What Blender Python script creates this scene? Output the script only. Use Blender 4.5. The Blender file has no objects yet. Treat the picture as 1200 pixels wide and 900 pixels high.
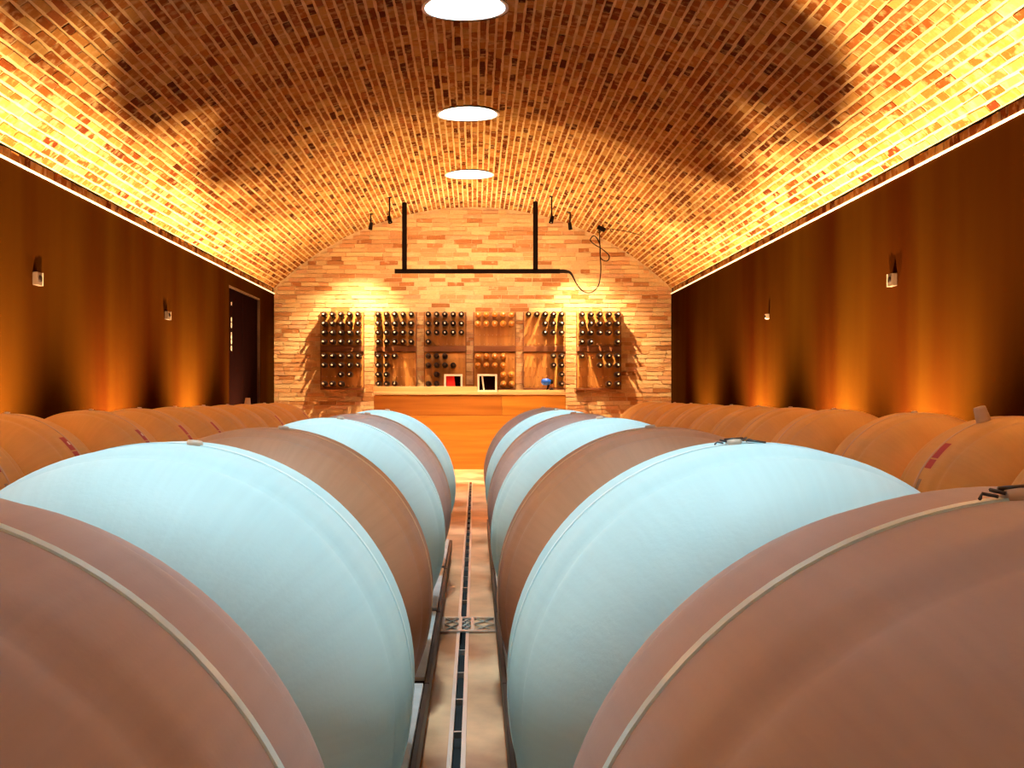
import bpy, bmesh, math, random
from mathutils import Vector, Matrix
random.seed(7)
PI = math.pi
scene = bpy.context.scene
COL = scene.collection

# ------------------------------------------------------------------ camera
EYE = 1.05
cam = bpy.data.objects.new('camera', bpy.data.cameras.new('camera'))
COL.objects.link(cam)
cam.location = (0, 0, EYE); cam.rotation_euler = (PI/2, 0, 0)
cam.data.sensor_width = 36; cam.data.lens = 42.0          # f = 1400 px of 1200
cam.data.shift_x = 43/1200; cam.data.shift_y = 13/1200
cam.data.clip_start = 0.02; cam.data.clip_end = 100
scene.camera = cam
# ------------------------------------------------------------------ world, exposure
w = bpy.data.worlds.new('world'); scene.world = w; w.use_nodes = True
w.node_tree.nodes['Background'].inputs[0].default_value = (0.02, 0.03, 0.04, 1)
w.node_tree.nodes['Background'].inputs[1].default_value = 0.2
vs = scene.view_settings
vs.view_transform = 'Standard'; vs.look = 'None'; vs.gamma = 1.0; vs.use_curve_mapping = False
vs.exposure = 0.0
# ------------------------------------------------------------------ light levels
UPLIGHT_W = 3200;  UPLIGHT_C = (1.0, 0.60, 0.25)
COVE_E = 2.0;     COVE_C = (1.0, 0.62, 0.28)
SKY_W = 1900;     SKY_C = (0.60, 0.90, 1.0)
HEAD_W = 1050;     HEAD_C = (1.0, 0.72, 0.36)
BAR_E = 170.0;     BAR_C = (1.0, 0.70, 0.40)

# ------------------------------------------------------------------ dimensions (metres)
YB = 18.0                     # back wall
YR = -2.6                     # rear wall, behind the camera
XL, XR = -3.03, 2.95          # inner faces of the side walls
XC = (XL+XR)/2; HW = (XR-XL)/2
ZS = EYE + 1.52               # top of the side walls
ZA = EYE + 2.83               # crown of the vault
RISE = ZA-ZS-0.09
RV = (HW*HW+RISE*RISE)/(2*RISE)
ZC = ZA-RV
TH = math.asin(HW/RV)
SKYX = -0.075
SKYS = [15.3, 12.0, 8.7, 6.5, 4.3, 2.1, -1.2]
SKYR = 0.305

# ------------------------------------------------------------------ materials
def new_mat(name):
    m = bpy.data.materials.new(name); m.use_nodes = True
    nt = m.node_tree; b = nt.nodes['Principled BSDF']
    return m, nt, b
def N(nt, t, **k):
    n = nt.nodes.new(t)
    for a, v in k.items():
        if a.startswith('i_'):
            n.inputs[a[2:].replace('_', ' ')].default_value = v
        else: setattr(n, a, v)
    return n
def L(nt, a, b): nt.links.new(a, b)
def plain(name, col, rough=0.5, metal=0.0, emit=None, strength=1.0):
    m, nt, b = new_mat(name)
    b.inputs['Base Color'].default_value = (*col, 1); b.inputs['Roughness'].default_value = rough
    b.inputs['Metallic'].default_value = metal
    if emit:
        b.inputs['Emission Color'].default_value = (*emit, 1); b.inputs['Emission Strength'].default_value = strength
    return m
def noisy(name, c1, c2, scale=(3, 3, 3), rough=0.6, metal=0.0, bump=0.1, detail=6, coord='Object', r2=None, lo=.35, hi=.65, dist=0.0, bd=0.01):
    m, nt, b = new_mat(name)
    tc = N(nt, 'ShaderNodeTexCoord'); mp = N(nt, 'ShaderNodeMapping'); mp.inputs['Scale'].default_value = scale
    L(nt, tc.outputs[coord], mp.inputs[0])
    nz = N(nt, 'ShaderNodeTexNoise'); nz.inputs['Scale'].default_value = 1; nz.inputs['Detail'].default_value = detail
    nz.inputs['Distortion'].default_value = dist
    L(nt, mp.outputs[0], nz.inputs['Vector'])
    cr = N(nt, 'ShaderNodeValToRGB'); cr.color_ramp.elements[0].position = lo; cr.color_ramp.elements[1].position = hi
    cr.color_ramp.elements[0].color = (*c1, 1); cr.color_ramp.elements[1].color = (*c2, 1)
    L(nt, nz.outputs['Fac'], cr.inputs[0]); L(nt, cr.outputs[0], b.inputs['Base Color'])
    if r2 is not None:
        mr = N(nt, 'ShaderNodeMapRange'); mr.inputs['To Min'].default_value = rough; mr.inputs['To Max'].default_value = r2
        L(nt, nz.outputs['Fac'], mr.inputs[0]); L(nt, mr.outputs[0], b.inputs['Roughness'])
    else: b.inputs['Roughness'].default_value = rough
    b.inputs['Metallic'].default_value = metal
    if bump:
        bp = N(nt, 'ShaderNodeBump'); bp.inputs['Strength'].default_value = bump; bp.inputs['Distance'].default_value = bd
        L(nt, nz.outputs['Fac'], bp.inputs['Height']); L(nt, bp.outputs[0], b.inputs['Normal'])
    return m
def brick_mat(name, smear, smear_col):
    """each brick carries its own colour; lime mortar smeared over it in patches"""
    m, nt, b = new_mat(name)
    at = N(nt, 'ShaderNodeAttribute', attribute_name='brick_colour')
    ge = N(nt, 'ShaderNodeNewGeometry')
    nz = N(nt, 'ShaderNodeTexNoise'); nz.inputs['Scale'].default_value = 13; nz.inputs['Detail'].default_value = 5
    L(nt, ge.outputs['Position'], nz.inputs['Vector'])
    cr = N(nt, 'ShaderNodeValToRGB'); cr.color_ramp.elements[0].position = 1-smear-.06; cr.color_ramp.elements[1].position = 1-smear+.14
    cr.color_ramp.elements[0].color = (0, 0, 0, 1); cr.color_ramp.elements[1].color = (.85, .85, .85, 1)
    L(nt, nz.outputs['Fac'], cr.inputs[0])
    n2 = N(nt, 'ShaderNodeTexNoise'); n2.inputs['Scale'].default_value = 60; n2.inputs['Detail'].default_value = 4
    L(nt, ge.outputs['Position'], n2.inputs['Vector'])
    mv = N(nt, 'ShaderNodeMapRange'); mv.inputs['To Min'].default_value = .72; mv.inputs['To Max'].default_value = 1.25
    L(nt, n2.outputs['Fac'], mv.inputs[0])
    mu = N(nt, 'ShaderNodeMix', data_type='RGBA', blend_type='MULTIPLY'); mu.inputs[0].default_value = 1
    L(nt, at.outputs['Color'], mu.inputs[6]); L(nt, mv.outputs[0], mu.inputs[7])
    mx = N(nt, 'ShaderNodeMix', data_type='RGBA'); mx.inputs[7].default_value = (*smear_col, 1)
    L(nt, cr.outputs[0], mx.inputs[0]); L(nt, mu.outputs[2], mx.inputs[6]); L(nt, mx.outputs[2], b.inputs['Base Color'])
    b.inputs['Roughness'].default_value = .85; b.inputs['Specular IOR Level'].default_value = .1
    bp = N(nt, 'ShaderNodeBump'); bp.inputs['Strength'].default_value = .35; bp.inputs['Distance'].default_value = .006
    L(nt, n2.outputs['Fac'], bp.inputs['Height']); L(nt, bp.outputs[0], b.inputs['Normal'])
    return m
def tank_mat(name, c1, c2, rough, streak):
    m, nt, b = new_mat(name)
    tc = N(nt, 'ShaderNodeTexCoord'); sp = N(nt, 'ShaderNodeSeparateXYZ'); L(nt, tc.outputs['Object'], sp.inputs[0])
    an = N(nt, 'ShaderNodeMath', operation='ARCTAN2'); L(nt, sp.outputs['Z'], an.inputs[0]); L(nt, sp.outputs['X'], an.inputs[1])
    x2 = N(nt, 'ShaderNodeMath', operation='MULTIPLY'); L(nt, sp.outputs['X'], x2.inputs[0]); L(nt, sp.outputs['X'], x2.inputs[1])
    z2 = N(nt, 'ShaderNodeMath', operation='MULTIPLY'); L(nt, sp.outputs['Z'], z2.inputs[0]); L(nt, sp.outputs['Z'], z2.inputs[1])
    ad = N(nt, 'ShaderNodeMath', operation='ADD'); L(nt, x2.outputs[0], ad.inputs[0]); L(nt, z2.outputs[0], ad.inputs[1])
    sq = N(nt, 'ShaderNodeMath', operation='SQRT'); L(nt, ad.outputs[0], sq.inputs[0])
    a4 = N(nt, 'ShaderNodeMath', operation='MULTIPLY'); a4.inputs[1].default_value = 16; L(nt, an.outputs[0], a4.inputs[0])
    r4 = N(nt, 'ShaderNodeMath', operation='MULTIPLY'); r4.inputs[1].default_value = 3; L(nt, sq.outputs[0], r4.inputs[0])
    cb = N(nt, 'ShaderNodeCombineXYZ'); L(nt, a4.outputs[0], cb.inputs[0]); L(nt, r4.outputs[0], cb.inputs[1])
    nz = N(nt, 'ShaderNodeTexNoise'); nz.inputs['Scale'].default_value = 1.6; nz.inputs['Detail'].default_value = 6
    L(nt, cb.outputs[0], nz.inputs['Vector'])
    n2 = N(nt, 'ShaderNodeTexNoise'); n2.inputs['Scale'].default_value = 4; n2.inputs['Detail'].default_value = 8
    L(nt, tc.outputs['Object'], n2.inputs['Vector'])
    av = N(nt, 'ShaderNodeMix', data_type='FLOAT'); av.inputs[0].default_value = streak
    L(nt, n2.outputs['Fac'], av.inputs[2]); L(nt, nz.outputs['Fac'], av.inputs[3])
    cr = N(nt, 'ShaderNodeValToRGB'); cr.color_ramp.elements[0].position = .3; cr.color_ramp.elements[1].position = .7
    cr.color_ramp.elements[0].color = (*c1, 1); cr.color_ramp.elements[1].color = (*c2, 1)
    L(nt, av.outputs[0], cr.inputs[0]); L(nt, cr.outputs[0], b.inputs['Base Color'])
    b.inputs['Roughness'].default_value = rough; b.inputs['Specular IOR Level'].default_value = .25
    n3 = N(nt, 'ShaderNodeTexNoise'); n3.inputs['Scale'].default_value = 120; n3.inputs['Detail'].default_value = 3
    L(nt, tc.outputs['Object'], n3.inputs['Vector'])
    bp = N(nt, 'ShaderNodeBump'); bp.inputs['Strength'].default_value = .12; bp.inputs['Distance'].default_value = .003
    L(nt, n3.outputs['Fac'], bp.inputs['Height']); L(nt, bp.outputs[0], b.inputs['Normal'])
    return m

M = {}
M['vault'] = brick_mat('vault_brick', .44, (.48, .33, .16))
M['mortar'] = noisy('mortar', (.56, .40, .20), (.68, .52, .28), (9, 9, 9), .95, bump=.3)
M['wallbrick'] = brick_mat('back_wall_brick', .36, (.66, .46, .28))
M['wallmortar'] = noisy('back_wall_mortar', (.52, .36, .20), (.66, .48, .28), (9, 9, 9), .95, bump=.3)
M['cladding'] = noisy('side_wall_plaster', (.018, .0034, .0006), (.032, .0125, .0012), (.9, 1.3, .16), .62, bump=.04, detail=9, r2=.75, lo=.3, hi=.7)
M['concrete'] = noisy('polished_floor', (.25, .08, .028), (.90, .50, .27), (2.6, 1.7, 2.6), .22, bump=.06, detail=9, r2=.5, lo=.33, hi=.66)
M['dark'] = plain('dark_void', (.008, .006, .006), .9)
M['white_tank'] = tank_mat('pale_glazed_ceramic', (.45, .67, .72), (.52, .76, .81), .58, .4)
M['brown_tank'] = tank_mat('brown_stoneware', (.34, .17, .095), (.44, .235, .14), .5, .4)
M['rose_tank'] = tank_mat('rose_grey_stoneware', (.43, .345, .33), (.52, .42, .405), .5, .4)
M['cream_tank'] = tank_mat('cream_stoneware', (.60, .33, .10), (.74, .43, .14), .5, .3)
M['seam_pale'] = plain('pale_seam', (.70, .95, 1.0), .28)
M['seam_warm'] = plain('warm_seam', (.62, .42, .27), .5)
M['bung'] = plain('silicone_bung', (.60, .47, .36), .5)
M['clip'] = plain('dark_steel_clip', (.10, .09, .09), .3, .9)
M['red'] = plain('red_label', (.42, .005, .012), .5)
M['whitemark'] = plain('white_print', (.8, .72, .66), .5)
M['sticker'] = noisy('grey_sticker', (.22, .15, .10), (.44, .33, .22), (60, 60, 60), .6, bump=0)
M['steel'] = noisy('brushed_plate', (.52, .52, .51), (.72, .72, .71), (6, 6, 6), .35, metal=.35, bump=.03)
M['rail'] = noisy('dark_steel', (.035, .016, .011), (.07, .033, .02), (8, 8, 8), .45, metal=.3, bump=.03)
M['rim'] = plain('stainless_rim', (.72, .66, .60), .28, .7)
M['black'] = plain('black_metal', (.012, .008, .008), .4, .2)
M['cable'] = plain('black_cable', (.02, .013, .012), .5)
M['led'] = plain('led_tape', (.8, .8, .8), .5, emit=COVE_C, strength=COVE_E)
M['barled'] = plain('bar_diffuser', (.8, .8, .8), .5, emit=BAR_C, strength=BAR_E)
M['barledup'] = plain('bar_upper_diffuser', (.8, .8, .8), .5, emit=BAR_C, strength=BAR_E*.9)
M['shaft'] = noisy('white_shaft', (.82, .86, .88), (.90, .93, .94), (30, 30, 30), .7, bump=.3)
M['wood'] = noisy('orange_wood', (.42, .165, .018), (.60, .27, .035), (.7, 3, 13), .38, bump=.02, detail=8)
M['wooddark'] = noisy('darker_orange_wood', (.32, .11, .014), (.46, .175, .024), (.7, 3, 13), .38, bump=.02, detail=8)
M['palewood'] = noisy('pale_wood', (.66, .42, .20), (.80, .55, .30), (1, 4, 18), .45, bump=.02)
M['rackwood'] = noisy('rack_board_wood', (.32, .12, .024), (.52, .23, .05), (9, 3, 1.1), .5, bump=.05, detail=8, dist=.6)
M['rackedge'] = noisy('rack_shelf_wood', (.15, .045, .014), (.24, .08, .025), (1.5, 3, 12), .5, bump=.04)
M['bottle'] = plain('dark_bottle_glass', (.010, .003, .003), .35)
M['amber'] = plain('amber_bottle_glass', (.66, .28, .045), .3)
M['capsule'] = plain('pale_capsule', (.80, .66, .55), .35, .3)
M['darkcap'] = plain('dark_capsule', (.05, .02, .02), .3, .3)
M['frame'] = plain('white_frame', (.85, .80, .74), .5)
M['redbook'] = plain('red_card', (.75, .01, .01), .5)
M['blue'] = plain('blue_plastic', (.003, .10, .75), .45)
M['door'] = plain('smoked_door_glass', (.006, .002, .002), .6)
M['pebble'] = plain('socket_plastic', (.05, .03, .022), .5)
for k_ in ('cladding', 'mortar', 'wallmortar', 'vault', 'wallbrick', 'door', 'black', 'cable'): M[k_].node_tree.nodes['Principled BSDF'].inputs['Specular IOR Level'].default_value = 0
# sky pane: half clear, half glowing with daylight
pm = bpy.data.materials.new('sky_pane'); pm.use_nodes = True; nt = pm.node_tree; nt.nodes.clear()
out = N(nt, 'ShaderNodeOutputMaterial'); mix = N(nt, 'ShaderNodeMixShader'); mix.inputs[0].default_value = .5
tr = N(nt, 'ShaderNodeBsdfTransparent'); em = N(nt, 'ShaderNodeEmission')
em.inputs[0].default_value = (.50, .88, 1, 1); em.inputs[1].default_value = 22.0
L(nt, tr.outputs[0], mix.inputs[1]); L(nt, em.outputs[0], mix.inputs[2]); L(nt, mix.outputs[0], out.inputs[0])
M['pane'] = pm

# ------------------------------------------------------------------ helpers
def link(o, parent=None):
    COL.objects.link(o)
    if parent is not None: o.parent = parent
    return o
def obj(name, bm, mat, parent=None, smooth=False, loc=None):
    me = bpy.data.meshes.new(name)
    bmesh.ops.recalc_face_normals(bm, faces=bm.faces[:])
    if smooth:
        for f in bm.faces: f.smooth = True
    bm.to_mesh(me); bm.free()
    me.materials.append(M[mat])
    o = bpy.data.objects.new(name, me); link(o, parent)
    if loc is not None: o.location = loc
    return o
def empty(name, loc=(0, 0, 0)):
    o = bpy.data.objects.new(name, None); link(o); o.location = loc; o.empty_display_size = .1
    return o
def tag(o, label, cat, group=None):
    o['label'] = label; o['category'] = cat
    if group: o['group'] = group
    return o
def struct(o, label=None):
    o['kind'] = 'structure'
    if label: o['label'] = label
    return o
def box(bm, x0, x1, y0, y1, z0, z1, bevel=0):
    vs_ = [bm.verts.new((x, y, z)) for x in (x0, x1) for y in (y0, y1) for z in (z0, z1)]
    fs = [bm.faces.new([vs_[i] for i in q]) for q in ((0, 1, 3, 2), (4, 6, 7, 5), (0, 4, 5, 1), (2, 3, 7, 6), (0, 2, 6, 4), (1, 5, 7, 3))]
    if bevel:
        ed = list({e for f in fs for e in f.edges})
        bmesh.ops.bevel(bm, geom=ed, offset=bevel, segments=2, affect='EDGES', profile=.5)
def cyl(bm, p, q, r1, r2=None, n=16, cap=True):
    p, q = Vector(p), Vector(q); r2 = r1 if r2 is None else r2
    d = (q-p).normalized(); a = d.orthogonal().normalized(); b = d.cross(a)
    A = [bm.verts.new(p+(a*math.cos(t)+b*math.sin(t))*r1) for t in [2*PI*i/n for i in range(n)]]
    B = [bm.verts.new(q+(a*math.cos(t)+b*math.sin(t))*r2) for t in [2*PI*i/n for i in range(n)]]
    for i in range(n): bm.faces.new((A[i], A[(i+1) % n], B[(i+1) % n], B[i]))
    if cap: bm.faces.new(A[::-1]); bm.faces.new(B)
def lathe(bm, prof, n=32, axis='Y'):
    """prof: list of (along, radius); revolves about the axis"""
    rings = []
    for a, r in prof:
        if r < 1e-6:
            rings.append([bm.verts.new((0, a, 0) if axis == 'Y' else (0, 0, a))]); continue
        rg = []
        for i in range(n):
            t = 2*PI*i/n; c, s = math.cos(t)*r, math.sin(t)*r
            rg.append(bm.verts.new((c, a, s) if axis == 'Y' else (c, s, a)))
        rings.append(rg)
    for A, B in zip(rings, rings[1:]):
        if len(A) == 1 and len(B) == 1: continue
        for i in range(n):
            j = (i+1) % n
            if len(A) == 1: bm.faces.new((A[0], B[i], B[j]))
            elif len(B) == 1: bm.faces.new((A[i], A[j], B[0]))
            else: bm.faces.new((A[i], A[j], B[j], B[i]))
    return rings
def tube(bm, pts, r, n=8):
    pts = [Vector(p) for p in pts]; prev = None; rr = r if hasattr(r, '__len__') else [r]*len(pts)
    a = None
    for k, p in enumerate(pts):
        d = (pts[min(k+1, len(pts)-1)]-pts[max(k-1, 0)]).normalized()
        if a is None: a = d.orthogonal().normalized()
        else: a = (a-d*a.dot(d)).normalized()
        b = d.cross(a)
        ring = [bm.verts.new(p+(a*math.cos(t)+b*math.sin(t))*rr[k]) for t in [2*PI*i/n for i in range(n)]]
        if prev:
            for i in range(n): bm.faces.new((prev[i], prev[(i+1) % n], ring[(i+1) % n], ring[i]))
        else: bm.faces.new(ring[::-1])
        prev = ring
    bm.faces.new(prev)
def catmull(P, m=8):
    P = [Vector(p) for p in P]; Q = [P[0]]+P+[P[-1]]; out_ = []
    for i in range(1, len(Q)-2):
        for k in range(m):
            t = k/m; a, b, c, d = Q[i-1], Q[i], Q[i+1], Q[i+2]
            out_.append(.5*((2*b)+(c-a)*t+(2*a-5*b+4*c-d)*t*t+(3*b-a-3*c+d)*t**3))
    out_.append(P[-1]); return out_
def BM(): return bmesh.new()
def copy_tree(o, parent=None):
    c = o.copy(); COL.objects.link(c)
    if parent is not None: c.parent = parent
    for ch in list(o.children): copy_tree(ch, c)
    return c

# ================================================================== SETTING
# floor in two slabs with the slot of the drain between them
DX = -0.055; SLOT = .013
bm = BM()
box(bm, XL-.3, DX-SLOT-.014, YR-.2, YB+.3, -.12, 0); box(bm, DX+SLOT+.014, XR+.3, YR-.2, YB+.3, -.12, 0)
box(bm, DX-SLOT-.014, DX+SLOT+.014, 14.4, YB+.3, -.12, 0); box(bm, DX-.03, DX+.03, YR-.2, 14.4, -.14, -.10)
floor = struct(obj('floor', bm, 'concrete'), 'polished tan and brown mottled concrete floor of the narrow aisle')

def wall_side(side):
    bm = BM(); X = XL if side == 'left' else XR; o = -1 if side == 'left' else 1
    def seg(y0, y1, z0, z1): box(bm, min(X, X+o*.25), max(X, X+o*.25), y0, y1, z0, z1)
    if side == 'left':
        seg(YR-.2, 14.7, -.1, ZS); seg(14.7, 16.85, 2.41, ZS); seg(16.85, YB, -.1, ZS)
    else: seg(YR-.2, YB, -.1, ZS)
    return struct(obj('wall_'+side, bm, 'cladding'), 'dark brown smooth side wall on the %s of the cellar' % side)
wl = wall_side('left'); wr = wall_side('right')
bm = BM(); box(bm, XL-.4, XR+.4, YR-.45, YR-.2, -.1, ZA+.4); struct(obj('wall_rear', bm, 'cladding'))

# ---- brick meshes: a few shared jittered variants ---------------------------
VPAL = [((.38, .22, .07), 5), ((.34, .165, .047), 6), ((.29, .125, .032), 7), ((.235, .083, .021), 6), ((.19, .06, .015), 6), ((.13, .035, .01), 5), ((.075, .018, .007), 3), ((.26, .09, .03), 3)]
WPAL = [((.60, .40, .20), 6), ((.58, .36, .18), 6), ((.62, .42, .22), 5), ((.54, .30, .14), 5), ((.50, .26, .12), 3), ((.42, .19, .075), 2.0), ((.34, .14, .05), 1.0), ((.56, .31, .17), 4)]
def pick(pal, rnd):
    t = rnd.random()*sum(p[1] for p in pal)
    for c, w_ in pal:
        t -= w_
        if t <= 0: break
    k = .88+.24*rnd.random(); return tuple(min(1, v*k) for v in c)
def brick_corners(rnd, j=.05):
    return [(x+rnd.uniform(-j, j)*(.35 if abs(x) else 1), y+rnd.uniform(-j, j)*1.6, z+(rnd.uniform(-.12, .12) if z > 0 else 0)) for x in (-.5, .5) for y in (-.5, .5) for z in (0, 1)]
BF = ((0, 1, 3, 2), (4, 6, 7, 5), (0, 4, 5, 1), (2, 3, 7, 6), (1, 5, 7, 3))   # no hidden back face
def colour_mesh(me, cols):
    at = me.attributes.new('brick_colour', 'FLOAT_COLOR', 'FACE')
    flat = []
    for c in cols: flat += [c[0], c[1], c[2], 1.0]
    at.data.foreach_set('color', flat)
def variants(pal, mat, n, seed):
    rnd = random.Random(seed); res = []
    for i in range(n):
        me = bpy.data.meshes.new('brick'); me.from_pydata(brick_corners(rnd), [], BF); me.materials.append(M[mat])
        colour_mesh(me, [pick(pal, rnd)]*5); res.append(me)
    return res
def brick_field(cells, pal, mat, parent, seed, score, stuff_name, stuff_label=None, nmax=300):
    """cells: (matrix, len, width, thick); the nmax best by score become parts of their own"""
    rnd = random.Random(seed)
    order = sorted(range(len(cells)), key=lambda i: -score(cells[i]))
    single = set(i for i in order[:nmax] if score(cells[i]) > 0)
    vr = variants(pal, mat, 26, seed+1)
    V, F, C = [], [], []
    for i, (mt, a, b, t) in enumerate(cells):
        if i in single:
            o = bpy.data.objects.new('brick', vr[rnd.randrange(len(vr))]); link(o, parent)
            o.matrix_local = mt @ Matrix.Diagonal((a, b, t, 1))
        else:
            k = len(V); c = pick(pal, rnd)
            for x, y, z in brick_corners(rnd): V.append(tuple(mt @ Vector((x*a, y*b, z*t))))
            for f in BF: F.append(tuple(k+q for q in f)); C.append(c)
    me = bpy.data.meshes.new(stuff_name); me.from_pydata(V, [], F); me.materials.append(M[mat]); colour_mesh(me, C)
    o = bpy.data.objects.new(stuff_name, me); link(o, parent); o['kind'] = 'stuff'
    return o
F_PX = 1400.
def project(p):
    x, y, z = p
    if y < .3: return None
    return (557+F_PX*x/y, 463-F_PX*(z-EYE)/y)

# ---- vault ------------------------------------------------------------------
def vpt(s, y, dr=0.0):                 # s: arc length from the crown line, dr > 0 outwards
    t = s/RV; return Vector((XC+(RV+dr)*math.sin(t), y, ZC+(RV+dr)*math.cos(t)))
SMAX = TH*RV
s_sky = SKYX-XC
bm = BM(); SH = .005                    # mortar bed lies 12 mm behind the brick faces
def patch(s0, s1, y0, y1, ns, ny=1):
    g = [[bm.verts.new(vpt(s0+(s1-s0)*i/ns, y0+(y1-y0)*j/ny, SH)) for j in range(ny+1)] for i in range(ns+1)]
    for i in range(ns):
        for j in range(ny): bm.faces.new((g[i][j], g[i+1][j], g[i+1][j+1], g[i][j+1]))
A_ = .42
Y0, Y1 = YR-.2, YB+.1
patch(-SMAX, s_sky-A_, Y0, Y1, 40); patch(s_sky+A_, SMAX, Y0, Y1, 40)
ed = sorted(SKYS); lo = Y0
for yc in ed:
    patch(s_sky-A_, s_sky+A_, lo, yc-A_, 8); lo = yc+A_
    n = 48; inner, outer = [], []
    for i in range(n):
        t = 2*PI*i/n; c, s = math.cos(t), math.sin(t); k = A_/max(abs(c), abs(s))
        inner.append(bm.verts.new(vpt(s_sky+SKYR*c, yc+SKYR*s, SH))); outer.append(bm.verts.new(vpt(s_sky+k*c, yc+k*s, SH)))
    for i in range(n): bm.faces.new((inner[i], inner[(i+1) % n], outer[(i+1) % n], outer[i]))
patch(s_sky-A_, s_sky+A_, lo, Y1, 8)
ceiling = obj('ceiling', bm, 'mortar'); struct(ceiling, 'barrel vault of small tan and brown bricks with pale smeared mortar')
cells = []
rnd = random.Random(3); CP = .0672; ncr = int(2*SMAX/CP); CP = 2*SMAX/ncr
for i in range(ncr):
    s = -SMAX+CP*(i+.5); y = YR-.2-rnd.random()*.25
    while y < YB:
        ln = .245+rnd.uniform(-.022, .018)
        if rnd.random() < .10: ln *= .55
        segs = [(y, min(y+ln-.016, YB))]
        ds = abs(s-s_sky)
        if ds < SKYR+.03:
            h = math.sqrt(max(0, (SKYR+.03)**2-ds*ds))
            for yc in SKYS:
                ns_ = []
                for a, b in segs:
                    if b <= yc-h or a >= yc+h: ns_.append((a, b)); continue
                    if a < yc-h: ns_.append((a, yc-h))
                    if b > yc+h: ns_.append((yc+h, b))
                segs = ns_
        for a, b in segs:
            if b-a < .03: continue
            t = s/RV; P = vpt(s, (a+b)/2, SH)
            inn = -Vector((math.sin(t), 0, math.cos(t))); yy = Vector((0, 1, 0)); tt = inn.cross(yy)
            tilt = Matrix.Rotation(rnd.uniform(-.02, .02), 4, 'Z')
            mt = Matrix(((yy.x, tt.x, inn.x, P.x), (yy.y, tt.y, inn.y, P.y), (yy.z, tt.z, inn.z, P.z), (0, 0, 0, 1))) @ tilt
            cells.append((mt, b-a, CP-.018-rnd.random()*.006, SH+rnd.uniform(-.003, .003)))
        y += ln
def vscore(c):
    P = c[0].translation; q = project(P)
    if q is None or not (-15 < q[0] < 1215 and -15 < q[1] < 460): return 0
    v = P-Vector((0, 0, EYE)); nrm = c[0].to_3x3() @ Vector((0, 0, 1))
    return c[1]*c[2]*abs(v.normalized().dot(nrm))/v.length_squared
brick_field(cells, VPAL, 'vault', ceiling, 11, vscore, 'vault_bricks')

# ---- back wall ----------------------------------------------------------------
bm = BM(); box(bm, XL-.4, XR+.4, YB, YB+.3, -.1, ZA+.4)
wb = struct(obj('wall_back', bm, 'wallmortar'), 'brick end wall under the vault behind the bottle racks')
cells = []; CH = .0640; z = .0
rowi = 0
while z < ZA:
    zt = z+CH
    half = HW if zt < ZS+.1 else math.sqrt(max(0, (RV-.01)**2-max(0, zt-ZC)**2)) if zt-ZC < RV-.01 else 0
    if half > .1:
        x = XC-HW-rnd.random()*.25
        while x < XC+HW:
            ln = .262+rnd.uniform(-.03, .03)
            if rnd.random() < .15: ln *= .6
            a, b = max(x, XC-half), min(x+ln-.011, XC+half)
            if b-a > .03:
                mt = Matrix(((1, 0, 0, (a+b)/2), (0, 0, -1, YB), (0, 1, 0, z+CH/2), (0, 0, 0, 1)))
                cells.append((mt, b-a, CH-.011, .010+rnd.uniform(-.004, .006)))
            x += ln
    z = zt; rowi += 1
def wscore(c):
    P = c[0].translation; q = project(P)
    if q is None or q[1] > 470: return 0
    if 366 < q[1] < 456 and 376 < q[0] < 730: return 0
    return c[1]*c[2]/(1+.0*q[0])+.002*(1 if 330 > q[1] > 262 else 0)
brick_field(cells, WPAL, 'wallbrick', wb, 21, wscore, 'wall_bricks')

# ---- brick course, led line and shadow gap at the springing -------------------
def springing(side):
    X = XL if side == 'left' else XR; o = -1 if side == 'left' else 1
    t = struct(empty('trim_'+('1' if side == 'left' else '2'), (X, 0, ZS)), 'rough brick course and thin light line along the top of the %s wall' % side)
    def bx(name, x0, x1, y0, y1, z0, z1, m):
        bm = BM(); box(bm, min(o*x0, o*x1), max(o*x0, o*x1), y0, y1, z0, z1); return obj(name, bm, m, t)
    y = YR
    while y < YB-.02:                                                 # led tape in lengths
        e = min(y+2, YB-.02); bx('light_line', -.012, .012, y, e, .000, .012, 'led'); y = e
    bx('backing', .045, .2, YR-.2, YB, 0, .13, 'dark')
    rnd = random.Random(5); y = 3.0 if True else 0
    res = []
    vr = variants(VPAL[:6], 'vault', 14, 31)
    y = -1.0; V, F, C = [], [], []
    cnt = 0
    while y < YB-.05:
        ln = .118+rnd.uniform(-.02, .02)
        d = rnd.uniform(0, .012); zt = .082+rnd.uniform(-.005, .005)
        mt = Matrix(((0, 0, -o, o*.052), (1, 0, 0, y+ln/2), (0, 1, 0, .020+(zt-.020)/2), (0, 0, 0, 1)))
        if o < 0: mt = Matrix(((0, 0, 1, -.052), (1, 0, 0, y+ln/2), (0, 1, 0, .020+(zt-.020)/2), (0, 0, 0, 1)))
        b = bpy.data.objects.new('brick', vr[rnd.randrange(14)]); link(b, t)
        b.matrix_local = mt @ Matrix.Diagonal((ln-.010, zt-.020, .05-d, 1)); y += ln
springing('left'); springing('right')

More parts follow.
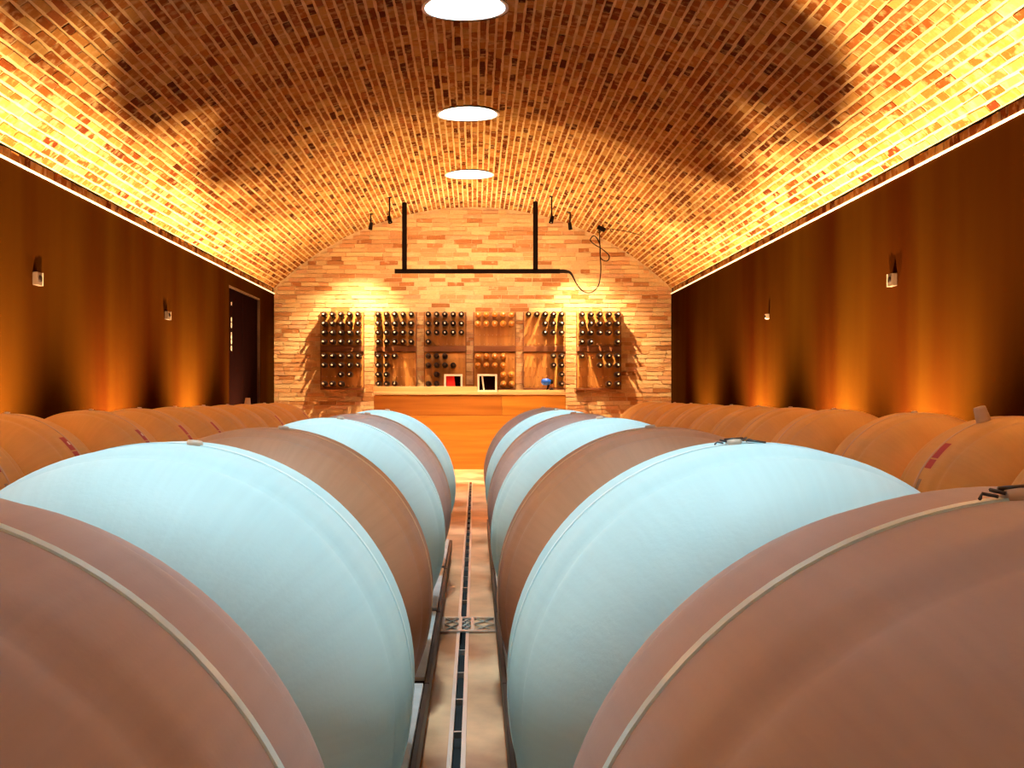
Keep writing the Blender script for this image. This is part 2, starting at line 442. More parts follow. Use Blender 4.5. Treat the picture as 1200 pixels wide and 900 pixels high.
# ---- skylights: windows in the crown ---------------------------------------------
for i, yc in enumerate(sorted(SKYS, reverse=True)):
    P = vpt(s_sky, yc)
    e = struct(empty('window_%d' % (i+1), (P.x, yc, P.z)), 'round skylight with a glowing white collar in the crown of the vault')
    bm = BM(); rg = []
    for zz, r in ((-.010, SKYR), (-.010, SKYR+.028), (.03, SKYR+.028)):
        pass
    n = 48
    def ringz(r, dz, follow=True):
        res = []
        for k in range(n):
            t = 2*PI*k/n; q = vpt(s_sky+r*math.cos(t), 0, 0)
            res.append(bm.verts.new((q.x-P.x, r*math.sin(t), (q.z-P.z if follow else 0)+dz)))
        return res
    R1 = ringz(SKYR-.012, -.006); R2 = ringz(SKYR-.012, .16, False); R0 = ringz(SKYR+.012, -.006); R3 = ringz(SKYR+.012, .16, False)
    for A, B in ((R1, R2), (R0, R1), (R3, R0), (R2, R3)):
        for k in range(n): bm.faces.new((A[k], A[(k+1) % n], B[(k+1) % n], B[k]))
    obj('collar', bm, 'shaft', e, smooth=False)
    bm = BM(); cyl(bm, (0, 0, -.008), (0, 0, .02), SKYR+.03, n=48, cap=False); cyl(bm, (0, 0, -.008), (0, 0, .02), SKYR+.014, n=48, cap=False)
    obj('shadow_ring', bm, 'dark', e)
    bm = BM(); lathe(bm, [(.150, 0), (.150, SKYR-.004)], 48, 'Z'); obj('pane', bm, 'pane', e)
    bm = BM(); cyl(bm, (0, 0, .16), (0, 0, 1.7), SKYR+.1, n=32, cap=False); obj('upper_shaft', bm, 'dark', e)
    ld = bpy.data.lights.new('daylight', 'SPOT'); ld.energy = SKY_W; ld.color = SKY_C; ld.shadow_soft_size = .16
    ld.spot_size = math.radians(46); ld.spot_blend = .3
    lo_ = bpy.data.objects.new('daylight', ld); link(lo_, e); lo_.location = (0, 0, 1.4)

# ---- door on the left --------------------------------------------------------------
d = struct(empty('door_1', (XL-.06, 15.775, 0)), 'dark glass door in the left wall with a vertical row of white marks')
for y0, y1 in ((-1.06, -.005), (.005, 1.06)):
    bm = BM(); box(bm, -.02, .02, y0, y1, .01, 2.39, .003); obj('door_leaf', bm, 'door', d)
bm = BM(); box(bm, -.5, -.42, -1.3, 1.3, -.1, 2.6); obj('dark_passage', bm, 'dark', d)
bm = BM()
for y0, y1, z0, z1 in ((-1.075, -1.06, 0, 2.41), (1.06, 1.075, 0, 2.41), (-1.075, 1.075, 2.39, 2.41)):
    box(bm, -.03, .05, y0, y1, z0, z1)
obj('door_frame', bm, 'rail', d)
for k, (zz, r, hole) in enumerate(((2.20, .022, 1), (2.00, .030, 0), (1.93, .036, 1), (1.82, .024, 1), (1.78, .030, 0), (1.72, .030, 0), (1.64, .034, 1))):
    bm = BM()
    for rr in ([r, r*.55] if hole else [r]):
        pass
    if hole:
        n = 20; A = [bm.verts.new((.022, -.745+r*math.cos(2*PI*i/n), zz+r*math.sin(2*PI*i/n))) for i in range(n)]
        B = [bm.verts.new((.022, -.745+r*.4*math.cos(2*PI*i/n), zz+r*.4*math.sin(2*PI*i/n))) for i in range(n)]
        for i in range(n): bm.faces.new((A[i], A[(i+1) % n], B[(i+1) % n], B[i]))
    else: bm.faces.new([bm.verts.new((.022, -.745+r*math.cos(2*PI*i/20), zz+r*math.sin(2*PI*i/20))) for i in range(20)])
    obj('white_mark', bm, 'whitemark', d)

# ---- drain --------------------------------------------------------------------------
dr = tag(empty('drain_channel', (DX, 0, 0)), 'narrow steel slot drain running down the middle of the aisle floor', 'drain')
for s in (-1, 1):
    bm = BM(); box(bm, min(s*SLOT, s*(SLOT+.0135)), max(s*SLOT, s*(SLOT+.0135)), YR, 14.38, -.03, .003); obj('rim', bm, 'rim', dr)
bm = BM(); box(bm, -SLOT, SLOT, YR, 14.38, -.098, -.05); obj('channel', bm, 'dark', dr)
bm = BM(); box(bm, -SLOT, SLOT, -.005, .005, -.02, .001); c0 = obj('crossbar', bm, 'rim', dr); c0.location = (0, .55, 0)
y = .55
while y < 14:
    y += .397
    if 5.2 < y < 5.8: continue
    c = c0.copy(); link(c, dr); c.location = (0, y, 0)
gr = tag(empty('drain_grate', (DX, 5.44, .004)), 'cast lattice drain cover crossing the aisle floor between the tank platforms', 'grate')
bm = BM()
for x0, x1, y0, y1 in ((-.10, .155, -.17, -.145), (-.10, .155, .145, .17), (-.10, -.085, -.145, .145), (.14, .155, -.145, .145), (-.02, -.005, -.145, .145), (.035, .05, -.145, .145)):
    box(bm, x0, x1, y0, y1, 0, .006)
obj('grate_frame', bm, 'rim', gr)
bm = BM()
for xa, xb in ((-.085, -.02), (-.085, -.02), (.05, .14)):
    for ya, yb in ((-.145, 0), (0, .145)):
        for p, q in (((xa, ya), (xb, yb)), ((xa, yb), (xb, ya))): cyl(bm, (p[0], p[1], .003), (q[0], q[1], .003), .0045, n=6)
for ya, yb in ((-.145, -.05), (-.05, .05), (.05, .145)): cyl(bm, (-.005, ya, .003), (.035, yb, .003), .004, n=6); cyl(bm, (-.005, yb, .003), (.035, ya, .003), .004, n=6)
obj('lattice', bm, 'rim', gr)

# ================================================================== TANKS
R = .42; BD = .42; TZ = .548
def radius(y):
    u = abs(y)/BD
    if u >= 1: return 0
    r = R*(1-u**3.1)**(1/3.1)
    r -= .009*math.exp(-((abs(y)-.170)/.020)**2)            # soft moulded crease near the rim
    r += .002*math.exp(-((abs(y)-.125)/.020)**2)
    return r
prof = []
NP = 84
for i in range(NP+1):
    t = -PI/2+PI*i/NP; y = BD*math.sin(t); prof.append((y, radius(y) if 0 < i < NP else 0))
bm = BM(); lathe(bm, prof, 112); body_src = obj('body', bm, 'cream_tank', None, True); COL.objects.unlink(body_src)
bodies = {}
for k in ('white_tank', 'brown_tank', 'rose_tank', 'cream_tank'):
    me = body_src.data.copy(); me.name = 'body'; me.materials[0] = M[k]; bodies[k] = me
def seam_mesh(mat):
    bm = BM(); n = 112; sec = [(-.0085, -.001), (-.0075, .0022), (.0075, .0022), (.0085, -.001)]
    rings = [[bm.verts.new((math.cos(2*PI*i/n)*(R+b), a, math.sin(2*PI*i/n)*(R+b))) for i in range(n)] for a, b in sec]
    for A, B in zip(rings, rings[1:]+rings[:1]):
        for i in range(n): bm.faces.new((A[i], A[(i+1) % n], B[(i+1) % n], B[i]))
    o = obj('seam', bm, mat, None, False); COL.objects.unlink(o); return o.data
seams = {'pale': seam_mesh('seam_pale'), 'warm': seam_mesh('seam_warm')}
def mesh_of(fn, mat, smooth=False):
    bm = BM(); fn(bm); o = obj('m', bm, mat, None, smooth); COL.objects.unlink(o); return o.data
def _bung(bm):
    lathe(bm, [(R-.012, 0), (R-.012, .030), (R+.006, .031), (R+.008, .024), (R+.030, .020), (R+.034, .017), (R+.034, 0)], 24, 'Z')
def _tall(bm):
    lathe(bm, [(R-.01, 0), (R-.01, .027), (R+.006, .028), (R+.052, .023), (R+.057, .020), (R+.057, 0)], 24, 'Z')
def _flat(bm):
    lathe(bm, [(R-.012, 0), (R-.012, .013), (R+.003, .014), (R+.008, .012), (R+.009, 0)], 24, 'Z')
def _clip(bm):
    for s in (-1, 1):
        tube(bm, [(s*.014, -.009, R+.006), (s*.022, .0, R+.009), (s*.014, .009, R+.006)], .0018, 6)
        tube(bm, [(s*.020, -.008, R+.004), (s*.027, .005, R+.006), (s*.033, -.004, R+.003)], .0016, 6)
    cyl(bm, (-.016, 0, R+.009), (.016, 0, R+.009), .0022, n=8)
    tube(bm, [(.02, -.009, R+.005), (.038, -.010, R+.002), (.052, -.010, R-.001)], .0018, 6)
bungs = {'bung': mesh_of(_bung, 'bung', True), 'tall': mesh_of(_tall, 'bung', True), 'flat': mesh_of(_flat, 'bung', True)}
clip = mesh_of(_clip, 'clip', True)
def strap(bm, a0, a1, y0, y1, dr=.0015):
    n = 10; g = []
    for i in range(n+1):
        t = a0+(a1-a0)*i/n; row = []
        for j in range(4):
            y = y0+(y1-y0)*j/3; r = radius(y)+dr; row.append(bm.verts.new((math.cos(t)*r, y, math.sin(t)*r)))
        g.append(row)
    for i in range(n):
        for j in range(3): bm.faces.new((g[i][j], g[i+1][j], g[i+1][j+1], g[i][j+1]))
rad = math.radians
lab = {}
for sgn in (-1, 1):          # side of the tank that looks at the aisle: +1 = towards +x
    ang = (lambda d_: rad(d_)) if sgn > 0 else (lambda d_: rad(180-d_))
    lab[sgn] = (mesh_of(lambda b: (strap(b, ang(49), ang(38.5), -.016, -.078), strap(b, ang(37.6), ang(32), -.016, -.078)), 'red', True),
                mesh_of(lambda b: strap(b, ang(42.5), ang(45), -.028, -.046, .003), 'whitemark', True),
                mesh_of(lambda b: strap(b, ang(25.5), ang(19), -.020, -.052), 'sticker', True))
ORD = ['nearest', 'second', 'third', 'fourth', 'fifth', 'sixth', 'seventh', 'eighth', 'ninth', 'tenth', 'eleventh', 'twelfth', 'thirteenth', 'fourteenth']
def tank(x, y, mat, seam, tilt, label, group, bung='bung', clips=False, label_side=0, mark=True):
    e = tag(empty('ceramic_tank', (x, y, TZ)), label, 'tank', group)
    e.rotation_euler = (0, rad(tilt), 0)
    def part(name, me):
        o = bpy.data.objects.new(name, me); link(o, e); return o
    part('body', bodies[mat]); part('seam', seams[seam]); bg = part('bung', bungs[bung])
    if clips:
        vc = bpy.data.objects.new('valve_clip', clip); link(vc, bg)
    if label_side:
        for nme, me in zip(('red_label', 'white_emblem', 'grey_sticker'), lab[label_side]):
            if nme == 'white_emblem' and not mark: continue
            if nme == 'white_emblem':
                link(bpy.data.objects.new(nme, me), rl); continue
            o = part(nme, me)
            if nme == 'red_label': rl = o
            # cancel the tilt of the tank so the stickers keep their height
            o.rotation_euler = (0, -rad(tilt), 0)
    return e
CX_L, CX_R = -.528, .476
GL, GR = 'tanks left of the aisle', 'tanks right of the aisle'
kinds = [('rose_tank', 'pale'), ('white_tank', 'pale'), ('brown_tank', 'warm'), ('white_tank', 'pale'), ('rose_tank', 'warm'), ('white_tank', 'pale'), ('rose_tank', 'warm')]
desc = ['rose grey stoneware tank with a pale seam', 'pale blue-white glazed tank', 'dull brown stoneware tank', 'pale blue-white glazed tank', 'greyish rose tank', 'pale glazed tank', 'greyish rose tank']
posL = ['cut off at the lower left corner', 'largest one left of the aisle', 'between two pale ones left of the aisle', 'fourth from the camera left of the aisle', 'fifth from the camera left of the aisle', 'last one left of the aisle']
posR = ['cut off at the lower right corner', 'largest one right of the aisle', 'between two pale ones right of the aisle', 'fourth from the camera right of the aisle', 'fifth from the camera right of the aisle', 'sixth from the camera right of the aisle', 'last one right of the aisle']
YL = [.966, 2.03, 2.97, 4.22, 5.28, 6.48]
YRr = [.966, 2.03, 3.00, 4.21, 5.35, 6.5, 7.75]
for k, y in enumerate(YL): tank(CX_L, y, *kinds[k], 7, desc[k]+', '+posL[k], GL, 'flat', False)
for k, y in enumerate(YRr): tank(CX_R, y, *kinds[k], -5, desc[k]+', '+posR[k], GR, 'flat', k < 2)
SX = 2.08
SL = [1.75, 2.62, 3.49, 4.36, 5.25, 6.4, 7.32, 8.19, 9.05, 9.92, 10.79, 11.66, 12.55]
SR = [1.9, 2.77, 3.65, 4.60, 5.60, 6.85, 7.80, 8.68, 9.6, 10.5, 11.4, 12.33, 13.25, 14.2]
for k, y in enumerate(SL):
    red = y in (4.36, 5.25, 6.4, 7.32, 8.19, 10.79, 12.55)
    tank(-SX, y, 'cream_tank', 'warm', 3, 'cream tank%s, %s from the camera along the left wall' % (' with red sticker' if red else '', ORD[k]),
         'tanks along the left wall', 'tall' if k == 10 else 'flat', False, 1 if red else 0, k < 6)
for k, y in enumerate(SR):
    red = y == 4.60
    tank(SX, y, 'cream_tank', 'warm', -17 if red else -3, 'cream tank%s, %s from the camera along the right wall' % (' with red and grey stickers' if red else '', ORD[k]),
         'tanks along the right wall', 'tall' if red else 'flat', False, -1 if red else 0, False)

# ---- platforms under the tanks -------------------------------------------------------
def platform(x0, x1, y0, y1, label, group):
    e = tag(empty('tank_platform', ((x0+x1)/2, (y0+y1)/2, 0)), label, 'platform', group)
    hx, hy = (x1-x0)/2, (y1-y0)/2
    bm = BM(); box(bm, -hx+.017, hx-.017, -hy, hy, .108, .1225, .003); obj('top_plate', bm, 'steel', e)
    for s in (-1, 1):
        bm = BM(); box(bm, s*(hx-.008)-.008, s*(hx-.008)+.008, -hy-.038, hy+.038, .045, .112, .003); obj('side_rail', bm, 'rail', e)
        bm = BM(); box(bm, -hx+.02, hx-.02, s*(hy-.06)-.02, s*(hy-.06)+.02, .06, .108); obj('cross_rail', bm, 'rail', e)
        for t in (-1, 1):
            bm = BM(); box(bm, s*(hx-.035)-.016, s*(hx-.035)+.016, t*(hy-.1)-.03, t*(hy-.1)+.03, 0, .045); obj('foot', bm, 'rail', e)
    return e
yy = .08; k = 0
while yy < 8.3:
    y1 = yy+1.20
    if yy < 6.9: platform(-.905, -.150, yy, y1, 'low steel platform, %s from the camera under the tanks left of the aisle' % ORD[k], 'platforms left of the aisle')
    platform(.088, .880, yy, y1, 'low steel platform, %s from the camera under the tanks right of the aisle' % ORD[k], 'platforms right of the aisle')
    yy += 1.284; k += 1
for side, X, ys in (('left', -SX, SL), ('right', SX, SR)):
    y = ys[0]-.45; k = 0
    while y < ys[-1]+.3:
        platform(X-.35, X+.35, y, y+1.2, 'low steel platform, %s from the camera in the row by the %s wall' % (ORD[k], side), 'platforms along the %s wall' % side)
        y += 1.33; k += 1

# ---- uplights on the floor behind the side rows ----------------------------------------
def uplight(x, y, label, dim=1):
    o = -1 if x < 0 else 1
    e = tag(empty('floor_uplight', (x, y, 0)), label, 'uplight', 'uplights along the foot of the walls')
    bm = BM(); lathe(bm, [(0, 0), (0, .055), (.05, .055), (.055, .048), (.045, .044)], 24, 'Z'); obj('housing', bm, 'black', e)
    bm = BM(); lathe(bm, [(.046, 0), (.046, .044)], 24, 'Z'); obj('lens', bm, 'led', e)
    ld = bpy.data.lights.new('uplight', 'SPOT'); ld.energy = UPLIGHT_W*dim; ld.color = UPLIGHT_C; ld.shadow_soft_size = .03
    ld.spot_size = rad(120); ld.spot_blend = .75
    lo_ = bpy.data.objects.new('uplight', ld); link(lo_, e); lo_.location = (0, 0, .09); lo_.rotation_euler = (PI, rad(o*-4), 0)
for k, (yl, yr) in enumerate(((2.62, 2.77), (5.0, 4.8), (7.25, 7.78), (9.92, 9.60), (12.55, 12.33), (15.2, 15.2))):
    uplight(XL+.575, yl, 'small floor uplight, %s from the camera at the foot of the left wall' % ORD[k], .35 if yl > 15 else 1)
    uplight(XR-.495, yr, 'small floor uplight, %s from the camera at the foot of the right wall' % ORD[k], .35 if yr > 15 else 1)

uplight(XL+.575, -.6, 'small added floor uplight at the foot of the left wall behind the viewer', .22)  # added dim pair out of view, warms the fronts of the nearest tanks
uplight(XR-.495, -.6, 'small added floor uplight at the foot of the right wall behind the viewer', .22)
# ---- boxes and sockets on the side walls ------------------------------------------------
def wall_box(name, x, y, z, sy, sz, label, cat, mat='pebble'):
    o = 1 if x < 0 else -1
    e = tag(empty(name, (x, y, z)), label, cat)
    bm = BM(); box(bm, min(0, o*.035), max(0, o*.035), -sy/2, sy/2, -sz/2, sz/2, .004); cs = obj('case', bm, mat, e)
    bm = BM(); cyl(bm, (o*.035, 0, 0), (o*.045, 0, 0), sz*.28, sz*.22, 14); obj('nozzle', bm, 'black', cs)
    bm = BM(); box(bm, min(o*.001, o*.038), max(o*.001, o*.038), sy/2, sy/2+.006, -sz/2, sz/2); obj('side_flange', bm, 'rim', e)
wall_box('sensor_box', XL, 8.22, EYE+.80, .10, .09, 'small dark box high on the left wall, the one nearer the camera', 'sensor')
wall_box('sensor_box', XL, 11.7, EYE+.78, .10, .08, 'small dark box high on the left wall, the one nearer the door', 'sensor')
wall_box('sensor_box', XR, 8.4, EYE+.81, .10, .09, 'small dark box high on the right wall', 'sensor')
wall_box('sensor_button', XR, 12.0, EYE+.79, .03, .05, 'tiny pale button on the right wall toward the far end', 'button', 'frame')

# ================================================================== BACK OF THE ROOM
PXB = YB/1400.
def bx_(px, Y=YB): return (px-557)*Y/1400
def bz_(py, Y=YB): return EYE+(463-py)*Y/1400
# ---- bottles ---------------------------------------------------------------------------
def bottle_meshes():
    res = {}
    bp = [(0, 0), (0, .032), (-.006, .042), (-.185, .042), (-.208, .035), (-.228, .016), (-.240, .0115)]
    cp = [(-.240, .0120), (-.268, .0125), (-.278, .0125), (-.280, .010), (-.280, 0)]
    for m, cm in (('bottle', 'capsule'), ('amber', 'capsule'), ('bottle', 'darkcap')):
        res[(m, cm)] = (mesh_of(lambda b: lathe(b, bp, 20), m, True), mesh_of(lambda b: lathe(b, cp, 14), cm, True))
    return res
BT = bottle_meshes()
proto = {}
def bottle(x, z, kind, label, group):
    if kind not in proto:
        e = empty('wine_bottle'); a = bpy.data.objects.new('bottle_body', BT[kind][0]); link(a, e)
        b = bpy.data.objects.new('capsule', BT[kind][1]); link(b, e); proto[kind] = e; o = e
    else: o = copy_tree(proto[kind])
    o.location = (x, YB-.052, z); tag(o, label, 'bottle', group); return o
COLN = ['first', 'second', 'third', 'fourth', 'fifth']; ROWN = ['top', 'second', 'third', 'bottom']
PAN = [(376.5, 426.5, 'far left'), (439.5, 488, 'second'), (497.5, 546, 'third'), (555, 604, 'fourth'), (613.5, 662, 'fifth'), (675.5, 727, 'far right')]
FILL = {
 (0, 0): ['11111', '11111', '11111', '11111'], (0, 1): ['11111', '11111', '00110', '11100'],
 (1, 0): ['11111', '11111', '11111', '11111'], (1, 1): ['11100', '11000', '11000', '11100'],
 (2, 0): ['11111', '11111', '11111', '10000'], (2, 1): ['11100', '11110', '01000', '11000'],
 (3, 0): ['11111', '11111', '00000', '00000'], (3, 1): ['11110', '11110', '00011', '00011'],
 (4, 0): ['11111', '00111', '00111', '00000'], (4, 1): ['00011', '00011', '00001', '00001'],
 (5, 0): ['11111', '11111', '11111', '11001'], (5, 1): ['10111', '00111', '00001', '00011']}
peg_me = mesh_of(lambda b: (cyl(b, (-.030, 0, 0), (-.030, -.13, .006), .006, n=8), cyl(b, (.030, 0, 0), (.030, -.13, .006), .006, n=8)), 'rackwood')
for i, (p0, p1, nm) in enumerate(PAN):
    x0, x1 = bx_(p0), bx_(p1)
    for lev in (0, 1):
        zt, zb = (bz_(366), bz_(405.5)) if lev == 0 else (bz_(413), bz_(454.5))
        lv = 'upper' if lev == 0 else 'lower'
        e = tag(empty('bottle_rack', ((x0+x1)/2, YB-.020, zb)), '%s wooden bottle rack board, %s on the brick end wall' % (lv, nm if 'far' in nm else nm+' from the left'), 'rack', 'wooden bottle racks on the end wall')
        w2 = (x1-x0)/2; H = zt-zb
        bm = BM(); box(bm, -w2, w2, -.028, 0.004, 0, H, .003); obj('board', bm, 'rackwood', e)
        bm = BM(); box(bm, -w2-.006, w2+.006, -.062, 0.004, -.088 if lev == 0 else -.03, -.002, .004); obj('shelf_ledge', bm, 'rackedge', e)
        for s in (-1, 1):
            bm = BM(); box(bm, s*w2-.007, s*w2+.007, -.036, 0.004, 0, H); obj('side_strip', bm, 'rackedge', e)
        rows = FILL[(i, lev)]
        for r in range(4):
            zz = (H-.045-r*(H-.10)/3) if lev == 0 else (H-.06-r*(H-.12)/3)
            for c in range(5):
                xx = -w2+.065+c*(2*w2-.13)/4
                pg = bpy.data.objects.new('peg', peg_me); link(pg, e); pg.location = (xx, -.028, zz-.031)
                if rows[r][c] == '1':
                    kind = ('amber', 'capsule') if i == 3 else ('bottle', 'capsule') if not (i == 2 and lev == 1) else ('bottle', 'darkcap')
                    cn = 'amber' if i == 3 else 'dark'
                    bottle((x0+x1)/2+xx, zb+zz, kind, '%s bottle, %s in the %s row of the %s %s rack' % (cn, COLN[c], ROWN[r], nm, lv), 'bottles in the %s %s rack' % (nm, lv))
# ---- counter -----------------------------------------------------------------------------
YCt = 16.9; cx0, cx1 = bx_(438, YCt), bx_(663, YCt); cz = EYE+.045; sx_ = bx_(588, YCt)
e = tag(empty('tasting_counter', ((cx0+cx1)/2, YCt+.3, 0)), 'wide orange wooden tasting counter in front of the bottle racks', 'counter')
ox = (cx0+cx1)/2
bm = BM(); box(bm, cx0-ox+.01, cx1-ox-.01, -.27, .3, 0, cz-.045); obj('carcass', bm, 'wooddark', e)
bm = BM(); box(bm, cx0-ox-.01, cx1-ox+.01, -.31, .33, cz-.040, cz, .004); obj('worktop', bm, 'palewood', e)
ym = EYE-(487-463)*YCt/1400
for a, b, z0, z1, m in ((cx0, sx_-.003, ym+.003, cz-.05, 'wooddark'), (sx_+.003, cx1, ym+.003, cz-.05, 'wood'), (cx0, cx1, .0, ym-.003, 'wood')):
    bm = BM(); box(bm, a-ox, b-ox, -.30, -.27, z0, z1, .002); obj('front_panel', bm, m, e)
Yt = YCt+.12
bm = BM(); box(bm, bx_(437.5, Yt), bx_(559, Yt), -.06, .06, 0, .078, .004)
tag(obj('serving_board', bm, 'palewood', None, loc=(0, Yt, cz)), 'long pale wooden beam lying on the left part of the counter', 'board')
bm = BM(); box(bm, bx_(584, Yt), bx_(661, Yt), -.05, .05, 0, .028, .004)
tag(obj('serving_board', bm, 'palewood', None, loc=(0, Yt, cz)), 'thin pale wooden board lying on the right part of the counter', 'board')
def niche(px0, px1, label, red):
    Y = YCt+.36 if red else YCt+.28
    x0, x1 = bx_(px0, Y), bx_(px1, Y); zt = bz_(438.5, Y); h = zt-cz; c = (x0+x1)/2; hw = (x1-x0)/2; T = .027
    e = tag(empty('display_frame', (c, Y, cz)), label, 'frame', 'white display frames on the counter')
    for nme, q in (('upright', (-hw, -hw+T, 0, h)), ('upright', (hw-T, hw, 0, h)), ('top_bar', (-hw+T, hw-T, h-T, h)), ('bottom_bar', (-hw+T, hw-T, 0, T))):
        bm = BM(); box(bm, q[0], q[1], -.04, .04, q[2], q[3], .002); obj(nme, bm, 'frame', e)
    bm = BM(); box(bm, -hw+T, hw-T, .030, .038, T, h-T); obj('back_panel', bm, 'door', e)
    if red:
        bm = BM(); vs_ = [bm.verts.new(p) for p in ((-hw+T+.016, -.02, T), (.035, -.02, T), (.012, .02, h-T-.002), (-hw+T+.002, .02, h-T-.002), (-hw+T+.016, -.012, T), (.035, -.012, T), (.012, .028, h-T-.002), (-hw+T+.002, .028, h-T-.002))]
        for q in ((0, 1, 2, 3), (7, 6, 5, 4), (0, 4, 5, 1), (1, 5, 6, 2), (2, 6, 7, 3), (3, 7, 4, 0)): bm.faces.new([vs_[k] for k in q])
        obj('red_card', bm, 'redbook', e)
    else:
        bm = BM(); vs_ = [bm.verts.new(p) for p in ((-.058, -.02, T), (-.038, -.02, T), (-.062, -.02, h-T-.002), (-.085, -.02, h-T-.002), (-.058, .02, T), (-.038, .02, T), (-.062, .02, h-T-.002), (-.085, .02, h-T-.002))]
        for q in ((0, 1, 2, 3), (7, 6, 5, 4), (0, 4, 5, 1), (1, 5, 6, 2), (2, 6, 7, 3), (3, 7, 4, 0)): bm.faces.new([vs_[k] for k in q])
        obj('leaning_card', bm, 'frame', e)
niche(520.5, 542, 'white square display frame with a red card inside, on the counter', True)
niche(559.5, 582.5, 'white square display frame with dark inside and a leaning white card', False)
Y = YCt+.25
e = tag(empty('blue_tool', (bx_(641, Y), Y, cz)), 'small blue rounded gadget on a dark stem standing on the counter', 'gadget')
zc = bz_(447.5, Y)-cz
bm = BM(); lathe(bm, [(-.075, 0), (-.070, .022), (-.045, .042), (0, .052), (.045, .046), (.068, .03), (.075, 0)], 24)
o = obj('blue_head', bm, 'blue', e, True); o.rotation_euler = (0, 0, PI/2); o.location = (-.012, 0, zc)
bm = BM(); cyl(bm, (.055, 0, zc), (.085, 0, zc), .034, .028); obj('end_cap', bm, 'black', e)
bm = BM(); tube(bm, [(.03, 0, zc-.04), (.012, 0, zc-.08), (.0, 0, .03)], .011); obj('stem', bm, 'black', e)
bm = BM(); lathe(bm, [(.028, 0), (.028, .014), (.040, .014), (.040, 0)], 16, 'Z'); obj('base', bm, 'black', e)
e = tag(empty('bottle_stopper', (bx_(646.5, Y-.1), Y-.1, cz+.028)), 'small black stopper lying beside the blue gadget', 'stopper')
bm = BM(); lathe(bm, [(0, 0), (0, .03), (.012, .034), (.026, .018), (.034, 0)], 16, 'Z'); obj('cap', bm, 'black', e)
e.location.z = cz+.028

# ---- hanging light bar -----------------------------------------------------------------------
YBar = 16.9; zb_ = bz_(318, YBar); xa, xb = bx_(462.5, YBar), bx_(656, YBar)
e = tag(empty('hanging_light_bar', (0, YBar, zb_)), 'black light bar hung from the vault on two black posts', 'light')
bm = BM(); box(bm, xa, xb, -.03, .0, -.032, .032, .002); box(bm, xa, xb, -.002, .03, .002, .0315, .002); obj('bar', bm, 'black', e)
def vz(x): return ZC+math.sqrt(RV*RV-(x-XC)**2)
for px in (474, 627.5):
    x = bx_(px, YBar); bm = BM(); box(bm, x-.034, x+.034, -.03, .03, .0, vz(x)-zb_, .006); obj('hanger', bm, 'black', e)
bm = BM(); q_ = [bm.verts.new(p) for p in ((xa+.04, .001, -.026), (xb-.04, .001, -.026), (xb-.04, .026, .001), (xa+.04, .026, .001))]; bm.faces.new(q_); obj('lower_diffuser', bm, 'barled', e)
bm = BM(); box(bm, xa+.10, xb-.10, -.012, .022, .0305, .0325); obj('upper_diffuser', bm, 'barledup', e)
pts = [(xb-.02, 0, 0), (bx_(663, YBar), 0, -.002), (bx_(669, YBar), 0, -.03), (bx_(676, YBar), 0, bz_(333, YBar)-zb_), (bx_(683, YBar), 0, bz_(341, YBar)-zb_), (bx_(692, YBar), 0, bz_(343, YBar)-zb_),
       (bx_(701, YBar), 0, bz_(335, YBar)-zb_), (bx_(704, YBar), 0, bz_(318, YBar)-zb_), (bx_(703.5, YBar), .01, bz_(300, YBar)-zb_), (bx_(703, YBar), .02, bz_(286, YBar)-zb_), (bx_(697, YBar), .03, bz_(276, YBar)-zb_), (bx_(692, YBar), .03, bz_(281, YBar)-zb_), (bx_(698, YBar), .02, bz_(287, YBar)-zb_),
       (bx_(706, YBar), .01, bz_(292, YBar)-zb_), (bx_(714, YBar), .0, bz_(300, YBar)-zb_), (bx_(711, YBar), .0, bz_(306, YBar)-zb_), (bx_(704, YBar), 0, bz_(302, YBar)-zb_), (bx_(703, YBar), 0, bz_(288, YBar)-zb_), (bx_(702.5, YBar), 0, bz_(270, YBar)-zb_)]
cp = catmull(pts); rr = [(.026 if k < 8 else .026-.018*min(1, (k-8)/14)) for k in range(len(cp))]
bm = BM(); tube(bm, cp, rr); obj('cable', bm, 'cable', e, True)
x = bx_(704.5, YBar); z = bz_(268, YBar)
e = tag(empty('junction_box', (x, YBar, z)), 'small black box with a thin wire under the right haunch of the vault', 'box')
bm = BM(); box(bm, -.06, .06, -.04, .04, -.028, .028, .004); o = obj('case', bm, 'black', e); o.rotation_euler = (0, rad(24), 0)
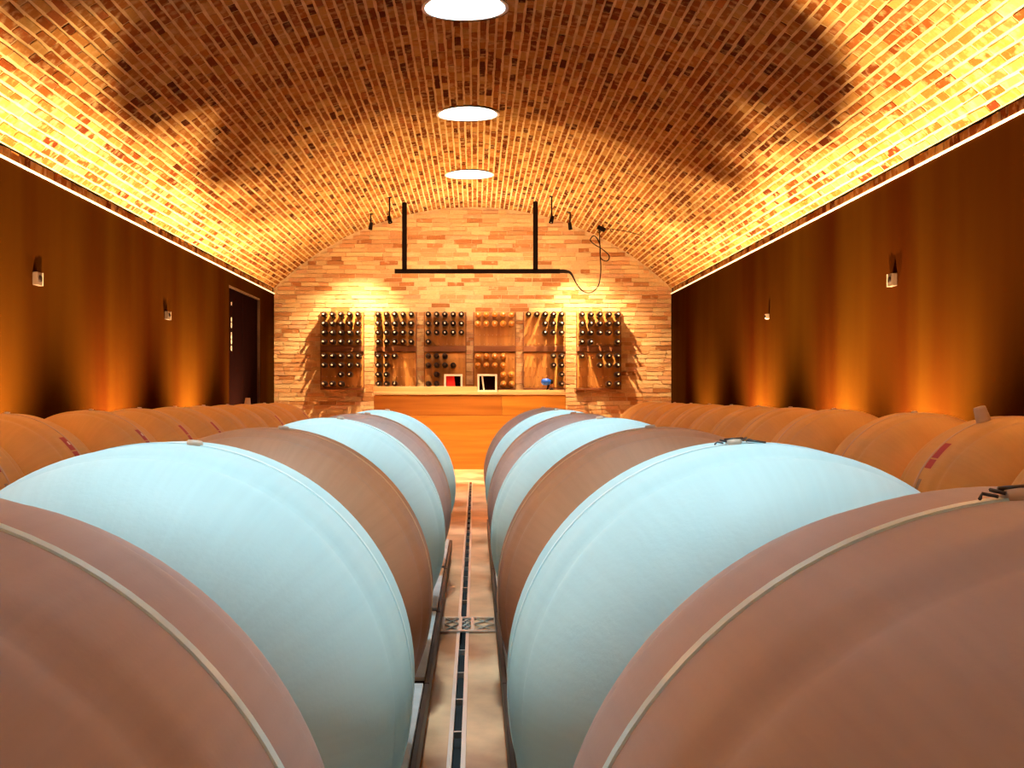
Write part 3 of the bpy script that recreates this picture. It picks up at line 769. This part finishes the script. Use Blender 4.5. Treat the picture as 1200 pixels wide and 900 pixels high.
bm = BM(); cyl(bm, (0, 0, 0), (.03, 0, vz(x+.03)-z), .008, n=8); obj('bracket', bm, 'black', e)
bm = BM(); tube(bm, [(.05, 0, -.02)]+[(bx_(p, YBar-.2*k)-x, -.2*k, vz(bx_(p, YBar-.2*k))-.016-z) for k, p in enumerate((714, 722, 731, 741, 752))], .005, 6); obj('wire', bm, 'cable', e)

# ---- spot heads under the vault, aimed at the racks ----------------------------------------
def spot_head(px, py, T, label, Y=17.0):
    x, z = bx_(px, Y), bz_(py, Y); zt = vz(x)
    e = tag(empty('spot_lamp', (x, Y, zt)), label, 'spotlight', 'spotlights under the vault')
    T = Vector(T); P = Vector((x, Y, z)); dv = (T-P).normalized()
    bm = BM(); cyl(bm, (0, 0, .01), (0, 0, z-zt+.02), .010, n=10); obj('stem', bm, 'black', e)
    bm = BM(); lathe(bm, [(-.006, 0), (-.006, .032), (.004, .032), (.012, .02), (.012, 0)], 16, 'Z'); obj('ceiling_plate', bm, 'black', e)
    bm = BM(); c = Vector((0, 0, z-zt)); cyl(bm, c-dv*.05, c+dv*.05, .024, .030, 16, False); cyl(bm, c-dv*.052, c-dv*.05, .024, .024, 16); hd = obj('head', bm, 'black', e)
    bm = BM(); cyl(bm, c+dv*.028, c+dv*.032, .024, .024, 16); obj('lens', bm, 'led', hd)
    ld = bpy.data.lights.new('spot', 'SPOT'); ld.energy = HEAD_W; ld.color = HEAD_C; ld.shadow_soft_size = .008; ld.spot_size = rad(84); ld.spot_blend = 1.0
    lo_ = bpy.data.objects.new('spot', ld); link(lo_, e); lo_.location = c+dv*.06
    lo_.rotation_euler = dv.to_track_quat('-Z', 'Y').to_euler()
spot_head(434.5, 265, (-2.0, YB, .7), 'black spotlight under the vault, leftmost of the four')
spot_head(456.5, 257.5, (-.25, 15.5, 0), 'black spotlight under the vault, just left of the left post', 16.2)
spot_head(646.5, 257.5, (.2, 15.5, 0), 'black spotlight under the vault, just right of the right post', 16.2)
spot_head(668, 265, (1.9, YB, .7), 'black spotlight under the vault, rightmost of the four')
